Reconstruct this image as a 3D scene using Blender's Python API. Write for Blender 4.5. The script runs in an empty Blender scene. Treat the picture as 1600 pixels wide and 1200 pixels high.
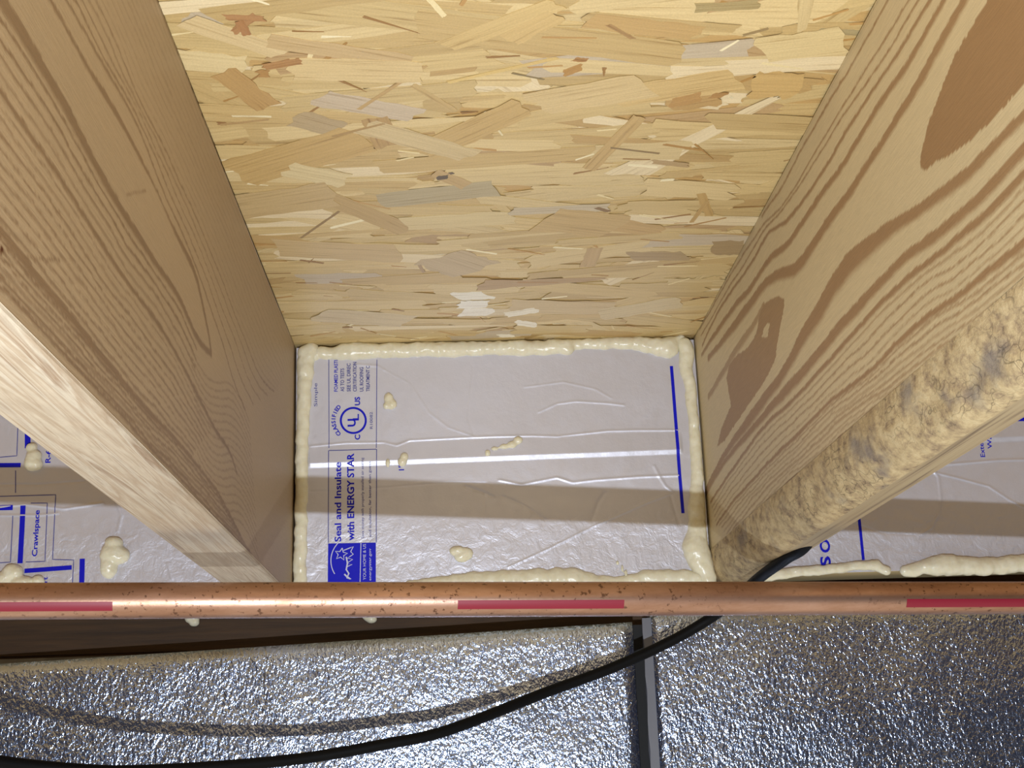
import bpy, bmesh, math, random
import numpy as np
from mathutils import Vector, Matrix, noise as mn

random.seed(7); rng = np.random.default_rng(7)
C = bpy.context.scene.collection

# ------------------------------------------------------------------ camera
F, PITCH, YAW, ROLL = 2135.5, 0.27103, 0.044859, -0.035552
CAM = Vector((0.143397, -1.203329, -0.377521))
fw = Vector((math.sin(YAW)*math.cos(PITCH), math.cos(YAW)*math.cos(PITCH), math.sin(PITCH)))
r0 = fw.cross(Vector((0, 0, 1))).normalized(); u0 = r0.cross(fw)
RT = math.cos(ROLL)*r0 + math.sin(ROLL)*u0
UP = -math.sin(ROLL)*r0 + math.cos(ROLL)*u0
cd = bpy.data.cameras.new('camera'); cam = bpy.data.objects.new('camera', cd); C.objects.link(cam)
cd.sensor_width = 36; cd.lens = F/1600*36; cd.clip_start = 0.01
cam.matrix_world = Matrix(((RT.x, UP.x, -fw.x, CAM.x), (RT.y, UP.y, -fw.y, CAM.y), (RT.z, UP.z, -fw.z, CAM.z), (0, 0, 0, 1)))
bpy.context.scene.camera = cam
# ------------------------------------------------------------------ light
vs = bpy.context.scene.view_settings
vs.view_transform = 'Standard'; vs.look = 'None'; vs.gamma = 1; vs.use_curve_mapping = False
vs.exposure = -0.07
w = bpy.data.worlds.new('basement'); bpy.context.scene.world = w; w.use_nodes = True
nt = w.node_tree; bg = nt.nodes['Background']
tc = nt.nodes.new('ShaderNodeTexCoord'); sp = nt.nodes.new('ShaderNodeSeparateXYZ'); cr = nt.nodes.new('ShaderNodeValToRGB')
mp = nt.nodes.new('ShaderNodeMapRange'); mp.inputs[1].default_value = -1; mp.inputs[2].default_value = 1
nt.links.new(tc.outputs['Generated'], sp.inputs[0]); nt.links.new(sp.outputs[2], mp.inputs[0]); nt.links.new(mp.outputs[0], cr.inputs[0])
e = cr.color_ramp.elements
e[0].position = 0.0; e[0].color = (1.0, 0.88, 0.70, 1)
e[1].position = 1.0; e[1].color = (0.05, 0.045, 0.04, 1)
x = cr.color_ramp.elements.new(0.16); x.color = (0.95, 0.84, 0.68, 1)
x = cr.color_ramp.elements.new(0.34); x.color = (0.10, 0.09, 0.085, 1)
x = cr.color_ramp.elements.new(0.50); x.color = (0.035, 0.035, 0.045, 1)
nt.links.new(cr.outputs[0], bg.inputs[0]); bg.inputs[1].default_value = .92
LAMP = Vector((0.125, -1.2, -0.377-0.237))
ld = bpy.data.lights.new('work_lamp', 'POINT'); ld.energy = 33; ld.color = (0.84, 0.91, 1.0); ld.shadow_soft_size = 0.005
lo = bpy.data.objects.new('work_lamp', ld); C.objects.link(lo); lo.location = LAMP

# ------------------------------------------------------------------ helpers
def ray(px, py): return fw + RT*((px-800)/F) + UP*((600-py)/F)
def onp(px, py, ax, v):
    d = ray(px, py); t = (v-CAM[ax])/d[ax]; return CAM + d*t
def atz(px, py, z): return CAM + ray(px, py)*z
def onpn(pts, ax, v): return np.array([onp(a, b, ax, v)[:] for a, b in pts])

def tag(o, label=None, cat=None, group=None, kind=None):
    if label: o['label'] = label
    if cat: o['category'] = cat
    if group: o['group'] = group
    if kind: o['kind'] = kind
    return o
def mesh(name, verts, faces, m, parent=None, smooth=False):
    me = bpy.data.meshes.new(name); me.from_pydata([tuple(v) for v in verts], [], faces)
    me.materials.append(m)
    if smooth: me.polygons.foreach_set('use_smooth', [True]*len(me.polygons))
    me.update(); o = bpy.data.objects.new(name, me); C.objects.link(o)
    if parent: o.parent = parent
    return o
def bmobj(name, bm, m, parent=None, smooth=False):
    me = bpy.data.meshes.new(name); bm.to_mesh(me); bm.free(); me.materials.append(m)
    if smooth: me.polygons.foreach_set('use_smooth', [True]*len(me.polygons))
    o = bpy.data.objects.new(name, me); C.objects.link(o)
    if parent: o.parent = parent
    return o
def box(bm, a, b):
    r = bmesh.ops.create_cube(bm, size=1)
    for v in r['verts']:
        v.co = Vector([(a[i]+b[i])/2 + v.co[i]*(b[i]-a[i]) for i in range(3)])
    return r['verts']
def s2l(c): return tuple((v/255/12.92 if v/255 <= 0.04045 else ((v/255+0.055)/1.055)**2.4) for v in c)
def s2ln(a):
    a = np.asarray(a, float)/255; return np.where(a <= 0.04045, a/12.92, ((a+0.055)/1.055)**2.4)

class NT:
    def __init__(s, name):
        s.m = bpy.data.materials.new(name); s.m.use_nodes = True; s.t = s.m.node_tree
        s.b = s.t.nodes['Principled BSDF']
    def n(s, k, **kw):
        nd = s.t.nodes.new(k)
        for a, v in kw.items():
            if a.startswith('i_'):
                key = a[2:]; key = int(key) if key.isdigit() else key.replace('_', ' ')
                nd.inputs[key].default_value = v
            else: setattr(nd, a, v)
        return nd
    def l(s, a, b): s.t.links.new(a, b)
    def coords(s, scale=(1, 1, 1), kind='Object', rot=(0, 0, 0)):
        t = s.n('ShaderNodeTexCoord'); m = s.n('ShaderNodeMapping'); m.inputs['Scale'].default_value = scale
        m.inputs['Rotation'].default_value = rot
        s.l(t.outputs[kind], m.inputs[0]); return m.outputs[0]
    def noise(s, vec, scale, detail=3, rough=0.5, dist=0):
        n = s.n('ShaderNodeTexNoise'); n.inputs['Scale'].default_value = scale; n.inputs['Detail'].default_value = detail
        n.inputs['Roughness'].default_value = rough; n.inputs['Distortion'].default_value = dist
        s.l(vec, n.inputs['Vector']); return n.outputs[0]
    def ramp(s, f, stops):
        r = s.n('ShaderNodeValToRGB'); el = r.color_ramp.elements
        while len(el) < len(stops): el.new(0.5)
        for q, (p, c) in zip(el, stops):
            q.position = p; q.color = (c, c, c, 1) if isinstance(c, (int, float)) else tuple(c)+(1,)
        s.l(f, r.inputs[0]); return r.outputs[0]
    def mix(s, f, a, b, blend='MIX'):
        m = s.n('ShaderNodeMix', data_type='RGBA', blend_type=blend)
        for v, i in ((f, 0), (a, 6), (b, 7)):
            if isinstance(v, (int, float)): m.inputs[i].default_value = v
            elif isinstance(v, tuple): m.inputs[i].default_value = v+(1,)
            else: s.l(v, m.inputs[i])
        return m.outputs[2]
    def bump(s, h, strength, dist):
        b = s.n('ShaderNodeBump'); b.inputs['Strength'].default_value = strength; b.inputs['Distance'].default_value = dist
        s.l(h, b.inputs['Height']); s.l(b.outputs[0], s.b.inputs['Normal']); return b
def plain(name, col, rough=0.6, metal=0, spec=0.5):
    q = NT(name); q.b.inputs['Base Color'].default_value = s2l(col)+(1,)
    q.b.inputs['Roughness'].default_value = rough; q.b.inputs['Metallic'].default_value = metal
    q.b.inputs['Specular IOR Level'].default_value = spec; return q.m

# ------------------------------------------------------------------ materials
def mat_wood_attr(name):        # colour comes with the grain attribute, fine pores from noise
    q = NT(name); a = q.n('ShaderNodeAttribute', attribute_name='grain')
    v = q.coords((260, 14, 260)); f = q.noise(v, 4, 4, 0.6)
    v2 = q.coords((1, 1, 1)); g = q.noise(v2, 1500, 2)
    c = q.mix(1.0, a.outputs[0], q.ramp(f, [(0.2, 0.86), (0.8, 1.06)]), 'MULTIPLY')
    c = q.mix(1.0, c, q.ramp(g, [(0.25, 0.93), (0.75, 1.05)]), 'MULTIPLY')
    q.l(c, q.b.inputs['Base Color']); q.b.inputs['Roughness'].default_value = 0.5
    q.b.inputs['Specular IOR Level'].default_value = 0.35
    q.bump(f, 0.25, 0.0006); return q.m
M_joist = mat_wood_attr('planed fir')
def mat_underside():
    q = NT('sawn fir edge')
    v = q.coords((70, 1.7, 30)); f = q.noise(v, 2.2, 4, 0.55, 0.9)
    c = q.ramp(f, [(0.30, s2l((172, 148, 118))), (0.40, s2l((206, 190, 164))), (0.5, s2l((182, 160, 132))), (0.56, s2l((208, 194, 170))), (0.66, s2l((160, 134, 106))), (0.72, s2l((206, 190, 164)))])
    v2 = q.coords((1, .25, 1)); g = q.noise(v2, 260, 4, .6)
    c = q.mix(1.0, c, q.ramp(g, [(0.2, .9), (.8, 1.05)]), 'MULTIPLY')
    q.l(c, q.b.inputs['Base Color']); q.b.inputs['Roughness'].default_value = 0.6
    q.bump(g, 0.5, 0.0008); return q.m
M_under = mat_underside()
def mat_bark():
    q = NT('waney bark edge')
    v = q.coords((1, .6, 1)); f = q.noise(v, 130, 6, .7, 0)
    c = q.ramp(f, [(.28, s2l((100, 84, 66))), (.4, s2l((160, 138, 106))), (.52, s2l((190, 168, 126))), (.64, s2l((204, 184, 142))), (.76, s2l((164, 142, 114)))])
    g = q.noise(v, 34, 4); c = q.mix(q.ramp(g, [(.58, 0.), (.70, .7)]), c, s2l((122, 114, 110)))
    t = q.n('ShaderNodeTexVoronoi', feature='DISTANCE_TO_EDGE'); t.inputs['Scale'].default_value = 105
    d = q.coords((1, .55, 1)); nn = q.n('ShaderNodeTexNoise'); nn.inputs['Scale'].default_value = 60; q.l(d, nn.inputs['Vector'])
    ad = q.n('ShaderNodeMix', data_type='RGBA', blend_type='LINEAR_LIGHT'); ad.inputs[0].default_value = .02
    q.l(d, ad.inputs[6]); q.l(nn.outputs['Color'], ad.inputs[7]); q.l(ad.outputs[2], t.inputs['Vector'])
    crk = q.ramp(t.outputs[0], [(0.0, .4), (.045, 1.)])
    msk = q.ramp(q.noise(v, 30, 2), [(.45, 0.), (.6, 1.)])
    c = q.mix(msk, c, q.mix(1., c, crk, 'MULTIPLY'))
    q.l(c, q.b.inputs['Base Color']); q.b.inputs['Roughness'].default_value = .8
    q.bump(f, .6, .002); return q.m
M_bark = mat_bark()
def mat_rightunder():
    q = NT('weathered fir edge'); v = q.coords((190, 3, 30)); f = q.noise(v, 1.6, 3, .5, .4)
    q.l(q.ramp(f, [(.34, s2l((118, 100, 76))), (.45, s2l((166, 146, 112))), (.7, s2l((176, 158, 122)))]), q.b.inputs['Base Color'])
    q.b.inputs['Roughness'].default_value = .65; q.bump(f, .4, .0008); return q.m
M_under_r = mat_rightunder()
def mat_osb():
    q = NT('oriented strand board'); a = q.n('ShaderNodeAttribute', attribute_name='strand')
    uv = q.n('ShaderNodeUVMap', uv_map='grainuv'); m = q.n('ShaderNodeMapping'); m.inputs['Scale'].default_value = (9, 260, 1)
    q.l(uv.outputs[0], m.inputs[0]); f = q.noise(m.outputs[0], 1.6, 4, .62, .25)
    c = q.mix(1., a.outputs[0], q.ramp(f, [(.30, (.66, .58, .46)), (.42, (.94, .92, .88)), (.7, (1.06, 1.06, 1.05))]), 'MULTIPLY')
    g = q.noise(q.coords(), 900, 2); c = q.mix(1., c, q.ramp(g, [(.3, .93), (.7, 1.05)]), 'MULTIPLY')
    q.l(c, q.b.inputs['Base Color']); q.b.inputs['Roughness'].default_value = .42
    q.b.inputs['Specular IOR Level'].default_value = .45
    q.bump(f, .3, .0006); return q.m
M_osb = mat_osb()
def mat_foil():
    q = NT('smooth foil facer'); v = q.coords()
    f = q.noise(v, 700, 3, .6); big = q.noise(v, 34, 3)
    q.b.inputs['Base Color'].default_value = (.66, .66, .74, 1)
    q.b.inputs['Metallic'].default_value = .42; q.b.inputs['Specular IOR Level'].default_value = .6
    # lower part of the sheet is crinkled
    sp = q.n('ShaderNodeSeparateXYZ'); t = q.n('ShaderNodeTexCoord'); q.l(t.outputs['Object'], sp.inputs[0])
    mr = q.n('ShaderNodeMapRange'); mr.inputs[1].default_value = -.150; mr.inputs[2].default_value = -.178; q.l(sp.outputs[2], mr.inputs[0])
    crn = q.noise(v, 95, 4, .6, .6)
    q.l(q.ramp(crn, [(.3, .36), (.7, .5)]), q.b.inputs['Roughness'])
    m0 = q.n('ShaderNodeMath', operation='MULTIPLY'); q.l(mr.outputs[0], m0.inputs[0]); m0.inputs[1].default_value = .5
    m1 = q.n('ShaderNodeMath', operation='MULTIPLY'); q.l(crn, m1.inputs[0]); q.l(m0.outputs[0], m1.inputs[1])
    m2 = q.n('ShaderNodeMath', operation='MULTIPLY_ADD'); q.l(f, m2.inputs[0]); m2.inputs[1].default_value = .04; q.l(m1.outputs[0], m2.inputs[2])
    m3 = q.n('ShaderNodeMath', operation='MULTIPLY_ADD'); q.l(big, m3.inputs[0]); m3.inputs[1].default_value = .35; q.l(m2.outputs[0], m3.inputs[2])
    q.bump(m3.outputs[0], .7, .003); return q.m
M_foil = mat_foil()
def mat_emboss():
    q = NT('embossed foil facer'); v = q.coords((1, 1, .62))
    f = q.noise(v, 400, 2, .5, .6); g = q.noise(v, 190, 3, .6, .4); b = q.noise(q.coords(), 9, 2)
    ad = q.n('ShaderNodeMath', operation='MULTIPLY_ADD'); q.l(g, ad.inputs[0]); ad.inputs[1].default_value = 1.1; q.l(f, ad.inputs[2])
    a2 = q.n('ShaderNodeMath', operation='MULTIPLY_ADD'); q.l(b, a2.inputs[0]); a2.inputs[1].default_value = 4.; q.l(ad.outputs[0], a2.inputs[2])
    q.b.inputs['Base Color'].default_value = (.52, .62, .86, 1); q.b.inputs['Metallic'].default_value = 1
    q.b.inputs['Roughness'].default_value = .18
    q.bump(a2.outputs[0], 1., .00075); return q.m
M_emb = mat_emboss()
def mat_copper():
    q = NT('weathered copper'); v = q.coords((1, 1, 1))
    a = q.noise(q.coords((.35, 1, 1)), 60, 5, .65); d = q.noise(v, 260, 3, .6)
    a = q.noise(q.coords((.22, 1, 1)), 45, 6, .7)
    c = q.ramp(a, [(.3, (.30, .16, .10)), (.5, (.43, .25, .17)), (.72, (.56, .36, .28))])
    bl = q.noise(v, 7, 2); mk = q.ramp(bl, [(.36, .0), (.55, 1.)])
    s = q.ramp(d, [(.60, 0.), (.66, .8)]); s2 = q.mix(1., s, mk, 'MULTIPLY')
    c = q.mix(s2, c, (.12, .06, .04)); q.l(c, q.b.inputs['Base Color'])
    q.b.inputs['Metallic'].default_value = .85; q.l(q.ramp(a, [(.3, .46), (.7, .3)]), q.b.inputs['Roughness'])
    q.bump(d, .15, .0005); return q.m
M_copper = mat_copper()
def mat_foam():
    q = NT('cured spray foam'); f = q.noise(q.coords(), 120, 4, .6)
    c = q.ramp(f, [(.3, s2l((226, 219, 190))), (.7, s2l((238, 234, 212)))])
    q.l(c, q.b.inputs['Base Color']); q.b.inputs['Roughness'].default_value = .28
    q.b.inputs['Subsurface Weight'].default_value = .25; q.b.inputs['Subsurface Radius'].default_value = (1, .8, .45)
    q.b.inputs['Subsurface Scale'].default_value = .004
    q.bump(f, .25, .002); return q.m
M_foam = mat_foam()
def mat_darkwood():
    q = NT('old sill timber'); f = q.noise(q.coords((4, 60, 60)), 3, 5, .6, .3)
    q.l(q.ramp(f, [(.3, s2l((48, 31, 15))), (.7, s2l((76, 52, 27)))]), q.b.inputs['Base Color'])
    q.b.inputs['Roughness'].default_value = .7; q.bump(f, .4, .001); return q.m
M_sill = mat_darkwood()
def mat_concrete():
    q = NT('foundation concrete'); f = q.noise(q.coords(), 40, 6, .6)
    q.l(q.ramp(f, [(.3, (.16, .155, .15)), (.7, (.3, .29, .28))]), q.b.inputs['Base Color'])
    q.b.inputs['Roughness'].default_value = .9; q.bump(f, .5, .003); return q.m
M_conc = mat_concrete()
M_core = plain('foam board core', (206, 186, 140), .85)
M_edge = plain('grey board edge', (104, 106, 116), .5)
M_cable = plain('black cable sheath', (7, 7, 8), .6, 0, .15)
M_ink = plain('blue ink', (4, 10, 196), .5, 0, .3)
M_inkthin = plain('thin blue ink', (62, 66, 150), .5)
M_white = plain('unprinted foil in the logo', (205, 208, 235), .5)
M_red = plain('red pipe marking', (138, 20, 46), .45)
M_rim = plain('rim board timber', (170, 140, 100), .7)
M_dark = plain('dark sealant', (22, 22, 24), .7)  # near-black, stands for shade in the open board seam

# ------------------------------------------------------------------ structure
W, H = 0.368, 0.233
Y1 = -1.75                       # how far the joists run towards and past the viewer
def struct(name, a, b, m):
    bm = bmesh.new(); box(bm, a, b); return tag(bmobj(name, bm, m), kind='structure')
struct('wall_back', (-.9, .046, -1.1), (1.3, .25, -.2725), M_conc)
rim = bmesh.new(); box(rim, (-.9, .112, -.2325), (1.3, .15, -.002))
tag(bmobj('rim_joist', rim, M_rim), 'plain rim joist timber closing the joist bays behind the foil boards', 'joist', kind='structure')
sb = bmesh.new(); vv = box(sb, (-.9, .046, -.2722), (1.3, .18, -.2335)); bmesh.ops.bevel(sb, geom=sb.edges[:], offset=.002, segments=2, affect='EDGES')
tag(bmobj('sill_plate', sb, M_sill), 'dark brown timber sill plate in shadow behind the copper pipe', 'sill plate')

# ---- the strand board ceiling (subfloor): one slab whose skin is many pressed strands
def build_osb():
    X0, X1, Ya, Yb = -.02, W+.02, -.95, .03
    PAL = [(s2l((212, 187, 132)), 9), (s2l((220, 197, 145)), 8), (s2l((203, 176, 121)), 7), (s2l((194, 163, 108)), 3),
           (s2l((230, 212, 172)), 2.4), (s2l((190, 160, 114)), 1), (s2l((200, 184, 156)), .7), (s2l((236, 226, 200)), .08)]
    cols = [p[0] for p in PAL]; wt = np.array([p[1] for p in PAL]); wt /= wt.sum()
    V, Fc, col, uvs = [], [], [], []
    placed = []
    def flake(cx, cy, L, Wd, ang, c, shape=0, torn=1.):
        n = 7; top, bot = [], []
        tz = lambda: random.gauss(0, .10)*Wd*torn
        p = []
        tap = random.choice([1, 1, .8, .45, .2]) if shape == 0 else 1
        for i in range(n+1):
            t = i/n; xx = (t-.5)*L; hw = Wd/2*(1-(1-tap)*t)
            p.append((xx, hw+random.gauss(0, .035)*Wd))
        q = []
        k = 4
        for i in range(1, k):
            hw = Wd/2*tap; q.append((L/2+random.uniform(-.10, .16)*Wd*torn*1.6, hw*(1-2*i/k)))
        p += q
        for i in range(n, -1, -1):
            t = i/n; xx = (t-.5)*L; hw = Wd/2*(1-(1-tap)*t)
            p.append((xx, -hw+random.gauss(0, .035)*Wd))
        for i in range(1, k): p.append((-L/2+random.uniform(-.16, .10)*Wd*torn*1.6, -Wd/2*(1-2*i/k)))
        sh = random.uniform(-.6, .6)*torn
        p = [(a+b*sh, b) for a, b in p]
        ca, sa = math.cos(ang), math.sin(ang)
        # layer above whatever it overlaps
        ax = np.array([[math.cos(ang), math.sin(ang)], [-math.sin(ang), math.cos(ang)]])
        lay = 0; rad = math.hypot(L, Wd)/2
        for (ox, oy, oL, oW, oax, ol, orad) in placed:
            dx, dy = cx-ox, cy-oy
            if dx*dx+dy*dy > (rad+orad)**2: continue
            sep = False
            for A in (ax, oax):
                for v in A:
                    d = abs(dx*v[0]+dy*v[1])
                    e1 = abs(ax[0]@v)*L/2+abs(ax[1]@v)*Wd/2; e2 = abs(oax[0]@v)*oL/2+abs(oax[1]@v)*oW/2
                    if d > (e1+e2)*1.02: sep = True; break
                if sep: break
            if not sep: lay = max(lay, ol+1)
        placed.append((cx, cy, L, Wd, ax, lay, rad))
        z = -.0001-lay*.000035
        b = len(V); m = len(p); ou, ov = random.uniform(0, 50), random.uniform(0, 50)
        for zz in (z, z+.0003):
            for a, bb in p: V.append((cx+a*ca-bb*sa, cy+a*sa+bb*ca, zz))
        Fc.append(list(range(b+m-1, b-1, -1)))
        uvs.append([(p[i][0]+ou, p[i][1]+ov) for i in range(m-1, -1, -1)]); col.append(c)
        for i in range(m):
            j = (i+1) % m
            Fc.append([b+i, b+j, b+m+j, b+m+i]); uvs.append([(p[i][0]+ou, p[i][1]+ov)]*4)
            col.append(tuple(v*.8 for v in c))
    N = 950
    for k in range(N):
        t = k/N
        L = random.uniform(.06, .15); Wd = random.uniform(.009, .028)
        ang = random.gauss(0, .16) if random.random() < .84 else random.gauss(0, .6)
        c = cols[rng.choice(len(cols), p=wt)]; j = random.uniform(.93, 1.06)
        cx, cy = random.uniform(X0, X1), random.uniform(Ya, Yb)
        flake(cx, cy, L, Wd, ang, tuple(v*j for v in c))
    # thin splinters and chips
    for k in range(200):
        c = random.choice([s2l((180, 140, 80)), s2l((248, 236, 196)), s2l((196, 156, 96)), s2l((238, 220, 170)), s2l((160, 122, 70))])
        flake(random.uniform(X0, X1), random.uniform(Ya, Yb), random.uniform(.008, .035), random.uniform(.0012, .0035), random.gauss(0, .55), c)
    # strands one can pick out in the photograph: (px, py) of both ends, pixel width, colour
    SP = [((500, 150), (650, 178), 26, (212, 196, 176)), ((462, 182), (530, 200), 28, (186, 164, 128)), ((585, 182), (606, 226), 40, (186, 148, 92)),
          ((660, 235), (815, 165), 34, (208, 174, 110)), ((370, 270), (560, 215), 50, (206, 170, 104)), ((570, 195), (735, 240), 26, (222, 200, 152)),
          ((595, 312), (775, 292), 24, (184, 172, 140)), ((480, 292), (640, 360), 22, (196, 164, 108)), ((630, 348), (800, 338), 20, (232, 212, 160)),
          ((800, 328), (950, 322), 11, (208, 196, 172)), ((985, 398), (1070, 398), 14, (170, 144, 104)), ((852, 340), (960, 352), 40, (204, 172, 112)),
          ((690, 452), (700, 496), 0, (0, 0, 0)), ((1115, 386), (1165, 384), 22, (160, 134, 96)), ((685, 400), (745, 420), 46, (200, 178, 142)),
          ((930, 385), (918, 415), 22, (196, 164, 114)), ((715, 230), (850, 155), 0, (0, 0, 0)), ((695, 70), (870, 4), 24, (224, 194, 130)),
          ((795, 60), (870, 22), 26, (222, 190, 126)), ((920, 30), (1090, 50), 26, (204, 166, 104)), ((1175, 130), (1245, 132), 40, (214, 176, 108)),
          ((1085, 10), (1185, 4), 14, (170, 152, 104)), ((1280, 46), (1350, 50), 9, (166, 152, 112)), ((425, 92), (480, 90), 0, (0, 0, 0)),
          ((1000, 180), (920, 262), 18, (206, 172, 112)), ((1045, 160), (1120, 148), 26, (190, 150, 90)), ((380, 100), (250, 88), 30, (240, 220, 168)),
          ((350, 110), (420, 165), 34, (190, 148, 88)), ((560, 168), (665, 100), 5, (196, 160, 104)), ((710, 170), (645, 130), 8, (206, 176, 118)),
          ((760, 60), (1000, 118), 0, (0, 0, 0)), ((700, 126), (870, 88), 4, (232, 200, 124)), ((1095, 300), (1108, 335), 14, (196, 158, 92)),
          ((540, 280), (450, 262), 24, (238, 220, 170)), ((680, 268), (730, 288), 16, (200, 168, 116)), ((290, 30), (440, 80), 24, (232, 208, 158)),
          ((420, 60), (640, 95), 22, (212, 182, 132)), ((455, 105), (660, 110), 34, (236, 210, 154)), ((1100, 215), (1310, 195), 0, (0, 0, 0)),
          ((1190, 75), (1320, 60), 40, (238, 216, 160)), ((960, 150), (1150, 120), 34, (224, 192, 128)), ((840, 160), (1010, 130), 40, (228, 202, 148)),
          ((585, 250), (460, 312), 0, (0, 0, 0)), ((360, 325), (520, 300), 40, (206, 178, 126)), ((430, 385), (620, 395), 26, (214, 186, 136)),
          ((500, 490), (640, 500), 20, (226, 208, 170)), ((800, 475), (960, 480), 20, (218, 194, 148)), ((940, 490), (1060, 470), 18, (226, 208, 166)),
          ((712, 462), (762, 460), 12, (246, 240, 222)), ((716, 474), (762, 473), 11, (248, 244, 230)), ((720, 486), (764, 485), 12, (248, 242, 226)),
          ((790, 490), (838, 482), 8, (244, 236, 214)), ((808, 502), (836, 506), 8, (246, 238, 216)), ((780, 524), (800, 523), 5, (246, 240, 220)),
          ((365, 48), (400, 20), 12, (172, 118, 72)), ((352, 24), (412, 26), 9, (176, 122, 76)), ((374, 30), (386, 52), 14, (168, 110, 66)),
          ((412, 102), (470, 92), 10, (176, 122, 70)), ((404, 112), (422, 112), 11, (176, 126, 66)), ((882, 112), (908, 102), 11, (180, 128, 60)),
          ((896, 90), (915, 92), 7, (170, 116, 56)), ((340, 190), (354, 191), 5, (150, 104, 60)), ((684, 276), (700, 274), 6, (60, 50, 44)),
          ((702, 269), (708, 268), 3, (70, 58, 50)), ((1112, 146), (1132, 146), 8, (172, 122, 64)), ((1050, 158), (1095, 148), 14, (186, 138, 76)),
          ((954, 228), (1030, 237), 2.5, (120, 96, 60)), ((800, 112), (850, 122), 2.5, (120, 104, 66)), ((1020, 250), (1075, 256), 7, (178, 148, 104)),
          ((932, 322), (950, 328), 5, (120, 88, 50)), ((655, 412), (662, 424), 5, (168, 136, 100)), ((950, 36), (990, 58), 6, (170, 130, 80)),
          ((1160, 55), (1200, 44), 4, (150, 126, 84)), ((520, 210), (600, 190), 3, (170, 134, 80)), ((345, 192), (420, 184), 3, (176, 140, 90)),
          ((470, 370), (530, 328), 3, (140, 110, 66)), ((1140, 150), (1145, 152), 3, (240, 232, 200)), ((1080, 345), (1105, 312), 6, (190, 152, 90))]
    for (a, b, wpx, c) in SP:
        if wpx == 0: continue
        A, B = onp(*a, 2, 0), onp(*b, 2, 0); mid = (A+B)/2; L = (B-A).length
        m2 = ((a[0]+b[0])/2, (a[1]+b[1])/2); dirp = Vector((b[0]-a[0], b[1]-a[1])).normalized(); nrm = Vector((-dirp.y, dirp.x))
        P1 = onp(m2[0]-nrm.x*wpx/2, m2[1]-nrm.y*wpx/2, 2, 0); P2 = onp(m2[0]+nrm.x*wpx/2, m2[1]+nrm.y*wpx/2, 2, 0)
        d = (B-A).normalized(); e2 = (P2-P1); wd = abs(e2.x*(-d.y)+e2.y*d.x)
        flake(mid.x, mid.y, L, max(wd, .0008), math.atan2(d.y, d.x), s2l(c if sum(c) > 690 else [v*.66+b_*.31 for v, b_ in zip(c, (212, 188, 138))]), 1, .5 if wpx > 14 else 1)
    # slab behind
    b = len(V)
    x0, x1, y0, y1 = -.9, 1.3, Y1, .16
    for zz in (0, .018):
        V.extend([(x0, y0, zz), (x1, y0, zz), (x1, y1, zz), (x0, y1, zz)])
    for f in ([3, 2, 1, 0], [4, 5, 6, 7], [0, 1, 5, 4], [1, 2, 6, 5], [2, 3, 7, 6], [3, 0, 4, 7]):
        Fc.append([b+i for i in f]); uvs.append([V[b+i][:2] for i in f]); col.append(s2l((200, 166, 108)))
    o = mesh('ceiling', V, Fc, M_osb); me = o.data
    at = me.color_attributes.new('strand', 'FLOAT_COLOR', 'CORNER'); ul = me.uv_layers.new(name='grainuv')
    cc, uu = [], []
    for p, c, u in zip(me.polygons, col, uvs):
        for i in range(p.loop_total): cc.extend((*c, 1)); uu.extend(u[i])
    at.data.foreach_set('color', cc); ul.data.foreach_set('uv', uu)
    return tag(o, 'oriented strand board subfloor seen from below', kind='structure')
build_osb()

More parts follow.
